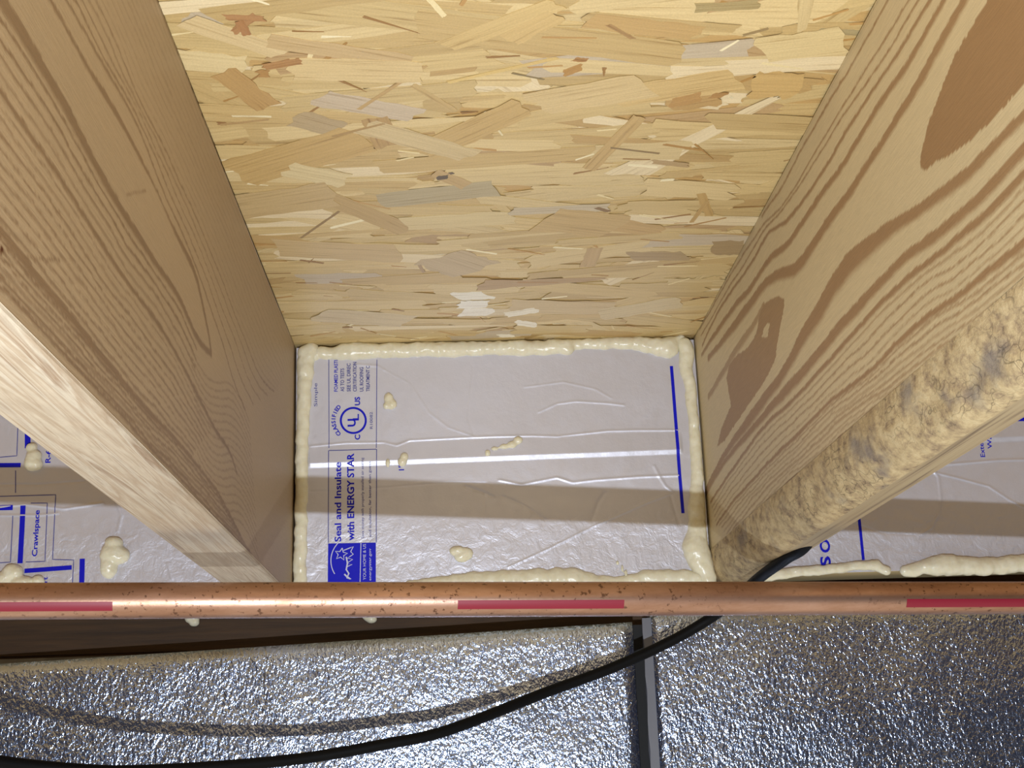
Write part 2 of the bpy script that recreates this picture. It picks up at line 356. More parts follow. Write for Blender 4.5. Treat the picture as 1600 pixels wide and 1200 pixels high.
# ------------------------------------------------------------------ joists
def resample(p, n):
    p = np.array(p, float); d = np.r_[0, np.cumsum(np.hypot(*np.diff(p, axis=0).T))]
    t = np.linspace(0, d[-1], n); return np.c_[np.interp(t, d, p[:, 0]), np.interp(t, d, p[:, 1])]
def smoothl(p, n=26):
    q = resample(p, n)
    for _ in range(1): q[1:-1] = (q[:-2]+2*q[1:-1]+q[2:])/4
    return q
def wob(P, s, a, seed):
    r = np.random.default_rng(seed); o = np.zeros(len(P))
    for k in range(6):
        v = r.normal(0, 1, 2); v /= np.linalg.norm(v); v = v*s*r.uniform(.5, 2.2); v[0] *= .35
        o += np.sin(P@v+r.uniform(0, 6.28))
    return o*a/2.5
def paint(P, lines, polys, early, late, seed):
    """P: (n,2) y,z on the face. lines: (pts(y,z), halfwidth m, strength). returns colours."""
    lines = [(a_, b_*(1.3 if np.max(b_) > .00105 else .95), c_) for a_, b_, c_ in lines]
    Q = P.copy(); Q[:, 1] += wob(P, 160, .0006, seed)+wob(P, 600, .0002, seed+1)
    D = np.zeros(len(P))
    jag = wob(P, 2600, .00022, seed+5)
    for pts, hw, st in lines:
        best = np.full(len(P), 9.); side = np.zeros(len(P)); hwv = np.broadcast_to(np.asarray(hw, float), (len(pts),))
        lo, hi = pts.min(0)-.012, pts.max(0)+.012
        idx = np.where((Q[:, 0] > lo[0]) & (Q[:, 0] < hi[0]) & (Q[:, 1] > lo[1]) & (Q[:, 1] < hi[1]))[0]
        if len(idx) == 0: continue
        q = Q[idx]; bb = np.full(len(idx), 9.); bs = np.zeros(len(idx)); bw = np.zeros(len(idx))
        for i in range(len(pts)-1):
            a, b = pts[i], pts[i+1]; ab = b-a; L2 = ab@ab+1e-12
            t = np.clip(((q-a)@ab)/L2, 0, 1); dv = q-a-t[:, None]*ab; d = np.hypot(dv[:, 0], dv[:, 1])
            m = d < bb; bb = np.where(m, d, bb)
            bs = np.where(m, np.sign(ab[0]*dv[:, 1]-ab[1]*dv[:, 0]), bs); bw = np.where(m, hwv[i]*(1-t)+hwv[i+1]*t, bw)
        s = (bb+jag[idx]-bw)
        soft = np.where(bs > 0, .00025, .00025+bw*.35)
        v = np.clip(.5-s/(2*soft), 0, 1)*st
        D[idx] = np.maximum(D[idx], v)
    for poly, st in polys:
        n = len(poly); x, y = Q[:, 0]+jag*2, Q[:, 1]+jag
        ins = np.zeros(len(P), bool); j = n-1
        for i in range(n):
            xi, yi = poly[i]; xj, yj = poly[j]
            with np.errstate(divide='ignore', invalid='ignore'):
                c = ((yi > y) != (yj > y)) & (x < (xj-xi)*(y-yi)/(yj-yi+1e-15)+xi)
            ins ^= c; j = i
        if st >= 0: D = np.where(ins, np.maximum(D, st), D)
        else: D = np.where(ins, 0, D)
    mott = 1+wob(P, 30, .05, seed+9)
    E, Lt = s2ln(early), s2ln(late)
    c = (E[None]*(1-D[:, None])+Lt[None]*D[:, None])*mott[:, None]
    return c
def interp_lines(A, B, n, incl=False, nn=26):
    a, b = resample(A, nn), resample(B, nn)
    ks = np.linspace(0, 1, n+2)[1:-1]
    return [a*(1-k)+b*k for k in ks]

def face_grid(ys, zs):
    Y, Z = np.meshgrid(ys, zs, indexing='ij'); return Y, Z

def joist_mesh(name, xin, xout, lines, polys, early, late, seed, wane=None):
    """xin: x of the visible inner face, xout: the other. wane: (z start, x shift at bottom)"""
    sgn = 1 if xout > xin else -1
    ys = np.r_[np.linspace(Y1, -1.0, 6)[:-1], np.arange(-1.0, .1001, .0013)]
    zb = -H+.003 if wane is None else wane
    zs = np.arange(0, zb-.0001, -.001); zs = np.r_[zs[:-1], zb]; zs[0] = -.0036
    ny, nz = len(ys), len(zs)
    Yg, Zg = np.meshgrid(ys, zs, indexing='ij'); P = np.c_[Yg.ravel(), Zg.ravel()]
    col = paint(P, lines, polys, early, late, seed)
    xs = np.full(len(P), xin) + sgn*(.0006+wob(P, 9, .0004, seed+3))
    V = np.c_[xs, P[:, 0], P[:, 1]]
    F = []
    I = np.arange(ny*nz).reshape(ny, nz)
    a, b, c, d = I[:-1, :-1].ravel(), I[1:, :-1].ravel(), I[1:, 1:].ravel(), I[:-1, 1:].ravel()
    quads = np.c_[a, b, c, d] if sgn > 0 else np.c_[a, d, c, b]
    base = len(V)
    # remaining cross-section ring, coarse: rounded inner bottom arris, underside, outer side, top
    if wane is None: ring = [(xin+sgn*.0003, -H+.0031), (xin+sgn*.0006, -H+.003), (xin+sgn*.0009, -H+.0018), (xin+sgn*.003, -H)]
    else: ring = []
    o2 = xout
    body = ring+([(o2-sgn*.003, -H), (o2, -H+.003)] if wane is None else [(o2-sgn*.003, -H), (o2, -H+.003)])+[(o2, -.0036), (xin+sgn*.0006, -.0036)]
    yc = np.linspace(Y1, .1, 60)
    V2, F2, nb = [], [], len(body)
    for y in yc:
        for (x_, z_) in body:
            jx = 0
            V2.append((x_+jx, y, z_))
    for i in range(len(yc)-1):
        for k in range(nb-1):
            q = [base+i*nb+k, base+(i+1)*nb+k, base+(i+1)*nb+k+1, base+i*nb+k+1]
            F2.append(q if sgn > 0 else q[::-1])
    for i in (0, len(yc)-1):
        cap = [base+i*nb+k for k in range(nb)]
        F2.append(cap)
    V = np.r_[V, np.array(V2)]
    faces = quads.tolist()+F2
    o = mesh(name, V, faces, M_joist)
    me = o.data; me.materials.append(M_under)
    nq = len(quads); mi = np.zeros(len(faces), int); mi[nq:] = 1; me.polygons.foreach_set('material_index', mi)
    sm = np.zeros(len(faces), bool); sm[:nq] = True; me.polygons.foreach_set('use_smooth', sm)
    at = me.color_attributes.new('grain', 'FLOAT_COLOR', 'POINT')
    cc = np.ones((len(V), 4)); cc[:len(col), :3] = col; cc[len(col):, :3] = s2ln(early)
    at.data.foreach_set('color', cc.ravel())
    return o

# -- right joist grain, traced on its face
def yz(pts, x): return onpn(pts, 0, x)[:, 1:]
XR = W
def LR(pts, hw, st=.9): return (smoothl(yz(pts, XR)), np.asarray(hw)/1000 if np.ndim(hw) == 0 else np.interp(np.linspace(0, 1, 26), np.linspace(0, 1, len(hw)), hw)/1000, st)
rl = []
rl.append(LR([(1410, -40), (1387, 0), (1340, 85), (1300, 153), (1240, 252), (1220, 297), (1205, 315), (1190, 340)], .9))
rl.append(LR([(1445, -40), (1420, 0), (1370, 80), (1318, 165), (1265, 250), (1242, 295), (1220, 325), (1205, 337), (1192, 350), (1180, 370), (1165, 390), (1142, 430), (1117, 470), (1092, 515)], .8))
rl.append(LR([(1460, -40), (1435, 0), (1375, 98), (1325, 170), (1275, 250), (1252, 285), (1232, 317), (1220, 332), (1205, 345), (1192, 357), (1180, 382), (1162, 412), (1142, 442), (1117, 485), (1094, 525)], .8))
rl.append(LR([(1470, -30), (1452, 0), (1425, 50), (1400, 87), (1362, 140), (1332, 187), (1297, 250), (1277, 285), (1255, 307), (1240, 335), (1227, 350), (1212, 360), (1202, 352), (1192, 370), (1185, 395), (1165, 422), (1140, 457), (1115, 497), (1096, 540)], 1.1))
rl.append(LR([(1500, -50), (1475, 0), (1450, 50), (1417, 105), (1382, 150), (1350, 200), (1325, 250), (1297, 282), (1277, 310), (1255, 345), (1237, 375), (1220, 395), (1200, 397), (1195, 410), (1187, 425), (1172, 450), (1150, 475), (1117, 520), (1095, 555)], [1.6, 1.8, 1.8, 2.2, 2, 2, 1.6]))
rl.append(LR([(1535, -50), (1505, 0), (1468, 75), (1430, 140), (1395, 195), (1360, 250), (1340, 282), (1320, 315), (1300, 337), (1280, 362), (1265, 390), (1250, 417), (1227, 430), (1205, 430), (1195, 440), (1185, 457), (1167, 480), (1137, 520), (1105, 560)], [2., 2.4, 2.3, 2.8, 3.4, 2.6, 3.6, 2.4, 2]))
rl.append(LR([(1192, 475), (1172, 515), (1150, 545), (1125, 585), (1105, 620)], [1.8, 2.6, 2.8, 2.4, 2], .7))
rl.append(LR([(1660, 110), (1600, 182), (1570, 212), (1540, 242), (1500, 285), (1462, 315), (1435, 327), (1407, 345), (1382, 362), (1357, 385), (1332, 405), (1312, 420), (1300, 440), (1295, 457), (1287, 482), (1270, 502), (1250, 520), (1242, 545), (1235, 565), (1220, 590), (1200, 612), (1175, 648), (1142, 690), (1110, 745), (1098, 770)],
             [2, 2, 2.4, 3.0, 5.0, 4.6, 4.4, 3.6, 3.8, 4, 3, 2.2, 1.8]))
BI = [(1660, 165), (1587, 250), (1562, 280), (1537, 305), (1507, 330), (1475, 357), (1435, 385), (1400, 412), (1370, 445), (1337, 480), (1312, 505), (1295, 532), (1270, 562), (1242, 592), (1215, 622), (1187, 655), (1155, 690), (1120, 735), (1100, 770)]
rl.append(LR(BI, [2, 2.2, 2.2, 2.8, 2.8, 2.6, 2.2, 1.8, 1.8]))
BJ = [(1660, 205), (1600, 272), (1575, 297), (1540, 335), (1505, 365), (1475, 390), (1440, 415), (1405, 445), (1370, 480), (1345, 505), (1320, 532), (1295, 562), (1265, 595), (1235, 625), (1205, 652), (1175, 687), (1140, 735), (1108, 785)]
rl.append(LR(BJ, [1.5, 1.5, 1.3, 1.3, 1.2]))
BM = [(1660, 335), (1600, 377), (1575, 400), (1550, 425), (1525, 440), (1490, 467), (1450, 490), (1410, 525), (1380, 557), (1350, 587), (1310, 615), (1280, 642), (1255, 667), (1220, 700), (1180, 740), (1142, 785), (1117, 820)]
BN = [(1660, 455), (1600, 493), (1590, 500), (1550, 530), (1515, 555), (1460, 590), (1400, 622), (1380, 632), (1342, 657), (1305, 687), (1267, 722), (1230, 752), (1190, 795), (1150, 845)]
def add_pair(A, B, n, hw, st, seed):
    r = np.random.default_rng(seed)
    for L in interp_lines(yz(A, XR), yz(B, XR), n):
        rl.append((L+np.c_[np.zeros(26), r.normal(0, .0004, 26)], (hw+r.uniform(-.2, .25))/1000, st*r.uniform(.7, 1.1)))
add_pair(BJ, BM, 4, .75, .75, 1); rl.append(LR(BM, [1.5, 1.2, 1.0]))
add_pair(BM, BN, 7, .7, .7, 2); rl.append(LR(BN, .9))
polys = [(yz([(1552, -12), (1525, 30), (1510, 55), (1490, 90), (1478, 118), (1465, 150), (1452, 185), (1445, 215), (1438, 245), (1437, 262), (1445, 264), (1460, 250), (1490, 238), (1520, 218), (1545, 195), (1570, 165), (1600, 130), (1650, 70), (1720, -60), (1660, -80), (1600, -60)], XR), .95),
         (yz([(1215, 462), (1224, 467), (1223, 482), (1217, 510), (1212, 540), (1210, 558), (1203, 575), (1190, 600), (1170, 628), (1150, 655), (1128, 690), (1118, 700), (1125, 670), (1140, 635), (1133, 590), (1137, 572), (1150, 555), (1168, 543), (1180, 522), (1184, 495), (1190, 477), (1202, 467)], XR), .85),
         (yz([(1197, 505), (1201, 507), (1197, 526), (1188, 528), (1192, 514)], XR), -1)]
jr = joist_mesh('floor_joist', W, W+.0385, rl, polys, (210, 192, 153), (154, 118, 80), 11, wane=-.2)
tag(jr, 'right-hand floor joist with bold wavy grain, brown patch and rough bark edge', 'joist', 'floor joists')
# waney edge along its lower inside arris: bark-covered and lumpy
ys = np.arange(-1.1, .1001, .0015); ys = np.r_[np.linspace(Y1, -1.12, 10), ys]; ns = 22
V = []
for y in ys:
    for k in range(ns):
        t = k/(ns-1); a = t*math.pi/2
        zst, xr, zr = -.2, .020, .033
        x_ = W+.0006+xr*(1-math.cos(a))**.9; z_ = zst-zr*math.sin(a)**.9
        n = mn.fractal(Vector((y*28, t*2.0, 3)), 1, 2, 5)*.0022+mn.noise(Vector((y*9, t*1.5, 7)))*.003
        n *= math.sin(math.pi*t)**.6
        V.append((x_+n*math.cos(a)*-1, y, z_-n*math.sin(a)*.6))
ny = len(ys); F_ = []
for i in range(ny-1):
    for k in range(ns-1): F_.append([i*ns+k, (i+1)*ns+k, (i+1)*ns+k+1, i*ns+k+1])
b = len(V)
# smooth strip of underside from the bark to the outer arris
for y in ys: V += [(W+.0206, y, -.233), (W+.0355, y, -.233)]
wane = mesh('waney_edge', V, F_, M_bark, jr, smooth=True); wane['label'] = 'rough bark edge'
F2 = [[b+2*i, b+2*i+2, b+2*i+3, b+2*i+1] for i in range(ny-1)]
und = mesh('underside', V[b:], [[v-b for v in f] for f in F2], M_under_r, jr)

# -- left joist
def LL(pts, hw, st=.85): return (smoothl(yz(pts, 0.)), np.asarray(hw)/1000 if np.ndim(hw) == 0 else np.interp(np.linspace(0, 1, 26), np.linspace(0, 1, len(hw)), hw)/1000, st)
ll = []
def pairL(A, B, n, hw, st, seed, jit=.0003):
    r = np.random.default_rng(seed)
    for L in interp_lines(yz(A, 0.), yz(B, 0.), n):
        ll.append((L+np.c_[np.zeros(26), r.normal(0, jit, 26)], (hw+r.uniform(-.15, .3))/1000, st*r.uniform(.6, 1.1)))
LA = [(-60, -90), (5, 0), (37, 55), (67, 105), (95, 150), (120, 200), (145, 245), (175, 295), (182, 310), (205, 350), (232, 392), (260, 430), (285, 470), (299, 503), (310, 532), (325, 550), (331, 554)]
ll.append(LL(LA, [2.2, 2.4, 2, 1.8, 1.6, 1.6]))
LB = [(40, -60), (82, 0), (112, 55), (132, 92), (162, 142), (185, 177), (200, 206), (225, 257), (247, 297), (258, 325), (285, 382), (305, 420), (312, 445), (320, 482), (323, 500), (331, 525), (332, 554)]
ll.append(LL(LB, [.9, 1, 1, 1.6, 1.2, .9, .7, 1.4, 1.8, 1.6, 1.8]))
LC1 = [(60, -70), (107, 0), (140, 62), (187, 138), (225, 215), (258, 300), (300, 395), (337, 500), (350, 535), (358, 565), (368, 600), (385, 640)]
LC5 = [(115, -70), (152, 0), (185, 75), (208, 135), (250, 215), (290, 300), (335, 400), (372, 500), (390, 545), (405, 585), (420, 605), (430, 612)]
ll.append(LL(LC1, .85)); pairL(LC1, LC5, 3, .55, .9, 3); ll.append(LL(LC5, .6))
TE = [(225, -70), (252, 0), (300, 120), (350, 250), (400, 380), (430, 455), (455, 520), (462, 560)]
pairL(LC5, TE, 13, .4, .35, 4)
LD = [(-50, 70), (0, 140), (37, 195), (75, 245), (105, 295), (138, 347), (160, 380), (195, 435), (219, 463), (257, 519), (283, 562), (305, 605), (321, 637), (334, 665), (345, 685), (352, 690), (362, 705), (372, 740)]
ll.append(LL(LD, 1.1)); pairL(LA[:-2], LD[:12], 4, .8, .85, 5)
LE = [(-60, 290), (0, 357), (20, 380), (50, 417), (72, 445), (93, 470), (113, 497), (150, 545), (205, 610), (250, 660), (300, 715), (340, 765), (375, 830)]
ll.append(LL(LE, [1.7, 1.7, 1.5, 1.1, .9, .8])); pairL(LD[:14], LE[:11], 9, .55, .8, 6)
LF = [(-60, 385), (0, 445), (100, 550), (200, 660), (300, 765), (395, 868)]
pairL(LE, LF, 5, .7, .85, 7); ll.append(LL(LF, 1.))
for k in range(18):            # rippled figure under the old branch
    y0 = 598+k*12.5; dx = k*.8
    ll.append(LL([(300+dx, y0-52), (314+dx, y0-24), (328+dx, y0-4), (342+dx, y0+1), (356+dx, y0-2), (368+dx, y0+9), (380+dx, y0+30), (392+dx, y0+62)], .5, .6))
tk = [(200, 306), (215, 301), (229, 299)]
ll.append(LL(tk, .4, .9)); ll.append(LL([(0, 390), (30, 395), (60, 402), (95, 407)], .35, .9))
jl = joist_mesh('floor_joist', 0., -.0445, ll, [(yz([(2, 388), (7, 388), (7, 397), (2, 396)], 0.), 1.6)], (176, 153, 122), (126, 98, 70), 23)
tag(jl, 'left-hand floor joist with fine straight grain and pale bright underside', 'joist', 'floor joists')

# ------------------------------------------------------------------ foil boards in the bays
def seg_d(px, pz, pts):
    best = 9.; 
    for (a, b), (c, d) in zip(pts[:-1], pts[1:]):
        ux, uz = c-a, d-b; L = ux*ux+uz*uz; t = max(0, min(1, ((px-a)*ux+(pz-b)*uz)/L)); q = math.hypot(px-a-t*ux, pz-b-t*uz)
        if q < best: best = q
    return best
def cr_pts(pix): return np.array([[p[0], p[2]] for p in onpn(pix, 1, 0.)])
CREASES = [  # (pixels, height mm, half width mm)
    ([(485, 697), (540, 692), (600, 691), (620, 696), (640, 688), (720, 684), (775, 682), (830, 681), (870, 682), (950, 673), (1000, 672), (1060, 672)], .28, .9),
    ([(780, 750), (815, 757), (845, 751), (870, 746), (895, 754), (930, 750), (1000, 745), (1060, 743)], .35, 1.),
    ([(600, 578), (640, 600), (670, 645), (700, 668), (740, 682)], .16, .8),
    ([(740, 572), (734, 620), (732, 655), (741, 682)], -.2, .7),
    ([(842, 644), (870, 631), (900, 627), (950, 630), (975, 633)], .22, .9),
    ([(820, 605), (880, 597), (930, 608), (955, 622)], .16, .8),
    ([(795, 886), (860, 856), (930, 821), (1010, 786), (1048, 772)], .4, .8),
    ([(485, 768), (560, 765), (620, 760), (700, 754), (760, 755)], -.25, .8),
    ([(728, 760), (752, 768), (770, 776)], -.6, 1.6), ([(757, 770), (758, 815)], -.3, .6),
    ([(785, 775), (815, 788), (835, 800), (852, 812)], -.4, 1.1), ([(945, 770), (935, 785), (925, 812)], -.5, 1.6),
    ([(1022, 728), (1030, 745), (1040, 760), (1050, 768)], .3, .9), ([(1047, 772), (1055, 800), (1062, 820)], -.4, 1.2),
    ([(555, 570), (590, 572), (600, 578)], .2, 1.0),
    # left bay
    ([(0, 792), (40, 788), (100, 795), (160, 786)], .4, 1.0), ([(0, 805), (60, 805), (90, 802)], .3, 1.), ([(0, 757), (60, 757), (130, 752)], -.35, .9),
    ([(182, 785), (190, 805), (184, 830)], .3, 1.2), ([(262, 880), (268, 905)], .3, .8),
    # right bay
    ([(1450, 728), (1500, 724), (1560, 719), (1610, 718)], .4, 1.), ([(1452, 730), (1466, 745), (1470, 775), (1468, 800), (1455, 825), (1440, 835)], .3, .9),
    ([(1460, 738), (1500, 748), (1545, 760), (1575, 780), (1600, 793)], .35, .9), ([(1340, 820), (1380, 833), (1430, 836)], -.3, .9),
    ([(1440, 705), (1445, 712)], .3, 1.)]
CR = [(cr_pts(p), (h*1.6 if h > 0 else h)/1000, wd/1000) for p, h, wd in CREASES]
SA, SB = onp(482, 728, 1, 0.), onp(1066, 706, 1, 0.)
def strip_z(x_): return SA.z+(SB.z-SA.z)*(x_-SA.x)/(SB.x-SA.x)
def height(X, Z, xa, xb):
    h = np.zeros(X.shape)
    P = np.c_[X.ravel(), Z.ravel()]
    h += (wob(P, 40, .0005, 40)+wob(P, 90, .00012, 41)).reshape(X.shape)
    for pts, hh, wd in CR:
        lo, hi = pts.min(0)-4*wd, pts.max(0)+4*wd
        m = (X > lo[0]) & (X < hi[0]) & (Z > lo[1]) & (Z < hi[1])
        if not m.any(): continue
        qx, qz = X[m], Z[m]; best = np.full(qx.shape, 9.)
        for (a, b), (c, d) in zip(pts[:-1], pts[1:]):
            ux, uz = c-a, d-b; t = np.clip(((qx-a)*ux+(qz-b)*uz)/(ux*ux+uz*uz), 0, 1)
            best = np.minimum(best, np.hypot(qx-a-t*ux, qz-b-t*uz))
        h[m] += hh*np.exp(-(best/wd)**2)
    # long folded lap in the facer: the fold tips down towards the lamp
    zc = strip_z(X); wdt = .0042; t = (zc+wdt/2-Z)/wdt
    f = np.where((t > -.0) & (t < 1), (1-t)*.00145, 0)+np.where((t <= 0) & (t > -4), .00145*(1+t/4), 0)
    on = np.ones(X.shape)
    if xa > -.001 and xb < .4: on = ((X > SA.x) & (X < SB.x)).astype(float)
    if xb < 0: on = np.zeros(X.shape)
    return h+f*on
def foil_board(xa, xb, za, zb, label):
    nx, nz = int((xb-xa)/.0011), int((zb-za)/.0007)
    xs = np.linspace(xa, xb, nx); zs = np.linspace(za, zb, nz)
    X, Z = np.meshgrid(xs, zs, indexing='ij'); h = height(X, Z, xa, xb)
    V = np.c_[X.ravel(), -h.ravel(), Z.ravel()]; I = np.arange(nx*nz).reshape(nx, nz)
    q = np.c_[I[:-1, :-1].ravel(), I[1:, :-1].ravel(), I[1:, 1:].ravel(), I[:-1, 1:].ravel()].tolist()
    root = bpy.data.objects.new('insulation_board', None); C.objects.link(root); root.location = ((xa+xb)/2, .03, za)
    tag(root, label, 'insulation board', 'smooth foil boards between the joists')
    inv = -Vector(root.location)
    f = mesh('foil_facer', V, q, M_foil, root, smooth=True); f.matrix_parent_inverse = Matrix.Translation(inv)
    bm = bmesh.new(); box(bm, (xa, .0022, za), (xb, .052, zb)); c = bmobj('foam_core', bm, M_core, root); c.matrix_parent_inverse = Matrix.Translation(inv)
    return root, (xa, xb)
bc, _ = foil_board(.0012, W-.0005, -.2295, -.004, 'smooth foil-faced insulation board in the middle bay with blue logo box')
bl, _ = foil_board(-.42, -.0475, -.2295, -.004, 'smooth foil-faced insulation board in the left bay with thick blue bars and boxed print')
br, _ = foil_board(W+.0415, .80, -.2238, -.004, 'smooth foil-faced insulation board in the right bay with thin blue line and rotated lettering')
RNG = {bc.name: (.0012, W-.0005), bl.name: (-.42, -.0475), br.name: (W+.0415, .80)}
def snap(me, board, off=.00028):
    n = len(me.vertices); co = np.empty(n*3); me.vertices.foreach_get('co', co); co = co.reshape(-1, 3)
    h = height(co[:, 0], co[:, 2], *RNG[board.name]); co[:, 1] = -h-off
    me.vertices.foreach_set('co', co.ravel()); me.update()
def attach(o, board): o.parent = board; o.matrix_parent_inverse = Matrix.Translation(-Vector(board.location))
def text(s, px, py, size_px, board, m, length_px=None, bold=0.0, up=True, name='printed_text', off=.00028, rot=0.):
    """rotated lettering reading upwards; (px,py) = centre in the photo, size_px = cap height"""
    cu = bpy.data.curves.new(name, 'FONT'); cu.body = s; cu.size = 1; cu.align_x = 'CENTER'; cu.align_y = 'CENTER'; cu.offset = bold; cu.resolution_u = 3
    to = bpy.data.objects.new(name, cu); C.objects.link(to)
    dg = bpy.context.evaluated_depsgraph_get(); me = bpy.data.meshes.new_from_object(to.evaluated_get(dg)); bpy.data.objects.remove(to)
    n = len(me.vertices); co = np.empty(n*3); me.vertices.foreach_get('co', co); co = co.reshape(-1, 3)
    co[:, 0] -= (co[:, 0].min()+co[:, 0].max())/2; co[:, 1] -= (co[:, 1].min()+co[:, 1].max())/2
    P = onp(px, py, 1, 0.); mpp = (onp(px+10, py, 1, 0.)-onp(px-10, py, 1, 0.)).length/20; mpy = (onp(px, py+10, 1, 0.)-onp(px, py-10, 1, 0.)).length/20
    sy = size_px*mpp/.70; sx = sy
    if length_px: sx = length_px*mpy/(co[:, 0].max()-co[:, 0].min())
    a, b = co[:, 0]*sx, co[:, 1]*sy
    ca, sa = math.cos(rot), math.sin(rot); a, b = a*ca-b*sa, a*sa+b*ca
    nc = np.c_[P.x-b, np.zeros(n), P.z+a]
    me.vertices.foreach_set('co', nc.ravel()); snap(me, board, off)
    me.materials.clear(); me.materials.append(m); o = bpy.data.objects.new(name, me); C.objects.link(o); attach(o, board); return o
def strokes(name, board, m, items, off=.00025):
    """items: (pixel polyline, width px)"""
    V, F_ = [], []
    for pts, wpx in items:
        p = [onp(a, b, 1, 0.) for a, b in pts]; hw = wpx*.00056/2
        # subdivide so that the print follows the sheet
        q = []
        for A, B in zip(p[:-1], p[1:]):
            n = max(1, int((B-A).length/.003)); q += [A+(B-A)*i/n for i in range(n)]
        q.append(p[-1]); b = len(V)
        for i, A in enumerate(q):
            d = (q[min(i+1, len(q)-1)]-q[max(i-1, 0)]).normalized(); nn = Vector((-d.z, 0, d.x))*hw
            V += [A+nn, A-nn]
        for i in range(len(q)-1): F_.append([b+2*i, b+2*i+1, b+2*i+3, b+2*i+2])
    o = mesh(name, V, F_, m); snap(o.data, board, off); attach(o, board); return o
def circ(cx, cy, r, a0=0, a1=360, n=40): return [(cx+r*math.cos(math.radians(a0+(a1-a0)*i/n)), cy+r*math.sin(math.radians(a0+(a1-a0)*i/n))) for i in range(n+1)]

# centre bay print
strokes('printed_frame', bc, M_inkthin, [([(514, 560), (514, 700)], 1.1), ([(589, 562), (588, 700)], 1.1), ([(514, 704), (588, 702)], 1.2), ([(513.5, 704), (513, 848)], 1.2), ([(588.5, 702), (588, 848)], 1.2)])
for s_, x_, L_ in (('FOAMED PLASTIC', 525, 54), ('AS TO TESTS', 535, 36), ('SEE UL DIREC', 545, 44), ('CERTIFICATION', 554.5, 46), ('UL ROOFING', 565, 38), ('TREATMENT C', 575, 40)):
    text(s_, x_, 612-L_/2, 5.6, bc, M_inkthin if x_ > 526 else M_ink, L_, .012)
text('Simple', 494, 617, 5, bc, M_inkthin, 36)
strokes('printed_ring', bc, M_ink, [(circ(552, 657, 19.5), 3.4)])
text('U', 549.5, 660.5, 12, bc, M_ink, 12, .03); text('L', 556, 652, 9, bc, M_ink, 10, .03)
for i, ch in enumerate('CLASSIFIED'):
    a = math.radians(222-i*(222-138)/9+0)   # arc on the left of the ring
    cx, cy = 552+31*math.cos(a), 657-31*math.sin(a)
    text(ch, cx, cy, 6.2, bc, M_ink, None, .03, rot=(a-math.pi)*-1*-1)
text('US', 558.5, 627, 8, bc, M_ink, 13, .03); text('C', 558.5, 683, 8, bc, M_ink, 8, .03)
text('R10082', 580, 657, 4.5, bc, M_inkthin, 26)
text('Seal and Insulate', 528, 784, 10, bc, M_ink, 124, .02)
text('with ENERGY STAR', 548, 776, 10.5, bc, M_ink, 136, .025)
text('Save money with properly installed air sealing', 567, 778, 4.2, bc, M_inkthin, 126)
text('and insulation, far better than guess', 578.5, 780, 4.2, bc, M_inkthin, 118)
text('1"', 627, 731, 8, bc, M_ink, 8, .02)
lg = strokes('logo_box', bc, M_ink, [([(550, 848.5), (549.6, 914)], 75)], .0002)
st = [(533+r*math.cos(a), 866+r*math.sin(a)) for a, r in [(math.radians(-80+36*k), 10 if k % 2 == 0 else 4.6) for k in range(11)]]
strokes('logo_drawing', bc, M_white, [(circ(556, 876, 39, 148, 226), 1.4), (st, 1.5),
    ([(537, 860), (552, 854), (548, 862), (552, 866), (543, 872), (551, 874), (542, 880), (550, 882), (541, 886)], 1.5),
    ([(541, 870), (543, 880), (541, 890), (545, 896), (542, 903), (548, 905), (541, 900), (538, 897), (544, 903)], 2.4), ([(564, 848), (562.5, 912)], 1.2)], .00045)
text('energystar.gov', 579, 882, 4, bc, M_white, 50, off=.00045); text('YOUR HOME & US', 569.5, 878, 4.6, bc, M_white, 56, off=.00045)
strokes('printed_line', bc, M_ink, [([(1049, 572), (1056, 660), (1062, 745), (1067, 802)], 5.2)])
# left bay print
for it in [([(43, 676), (43, 700)], 9), ([(-30, 727), (32, 726.5)], 7), ([(-30, 794), (20, 793)], 8), ([(36, 790), (34, 830), (31, 880)], 8), ([(38, 892), (112, 886.5)], 7), ([(128.5, 873), (127.5, 914)], 8)]:
    strokes('printed_bar', bl, M_ink, [it])
strokes('printed_frame', bl, M_inkthin, [([(28, 660), (26, 712), (-20, 716)], 1.2), ([(24, 735), (24, 770)], 1.2), ([(-20, 776), (87, 773), (82, 874), (115, 875), (113, 914)], 1.2), ([(48, 786), (74, 786), (70, 877), (40, 878)], 1.2), ([(20, 806), (16, 878), (-10, 880)], 1.2)])
text('Crawlspace', 57, 833, 8, bl, M_ink, 72, .02); text('R-6', 75, 713, 8, bl, M_ink, 20, .02); text('rt', 71, 906, 7, bl, M_ink, 9, .02)
# right bay print
strokes('printed_line', br, M_ink, [([(1555, 656), (1700, 654)], 6)]); strokes('printed_line', br, M_ink, [([(1336, 760), (1343, 815), (1349, 875)], 4.6)])
text('Exterior', 1533, 693, 7, br, M_ink, 42, .01); text('Walls', 1545, 686, 7, br, M_ink, 30, .01)
text('O', 1289, 853, 15, br, M_ink, 21, .03); text('S', 1290, 877, 15, br, M_ink, 16, .03)

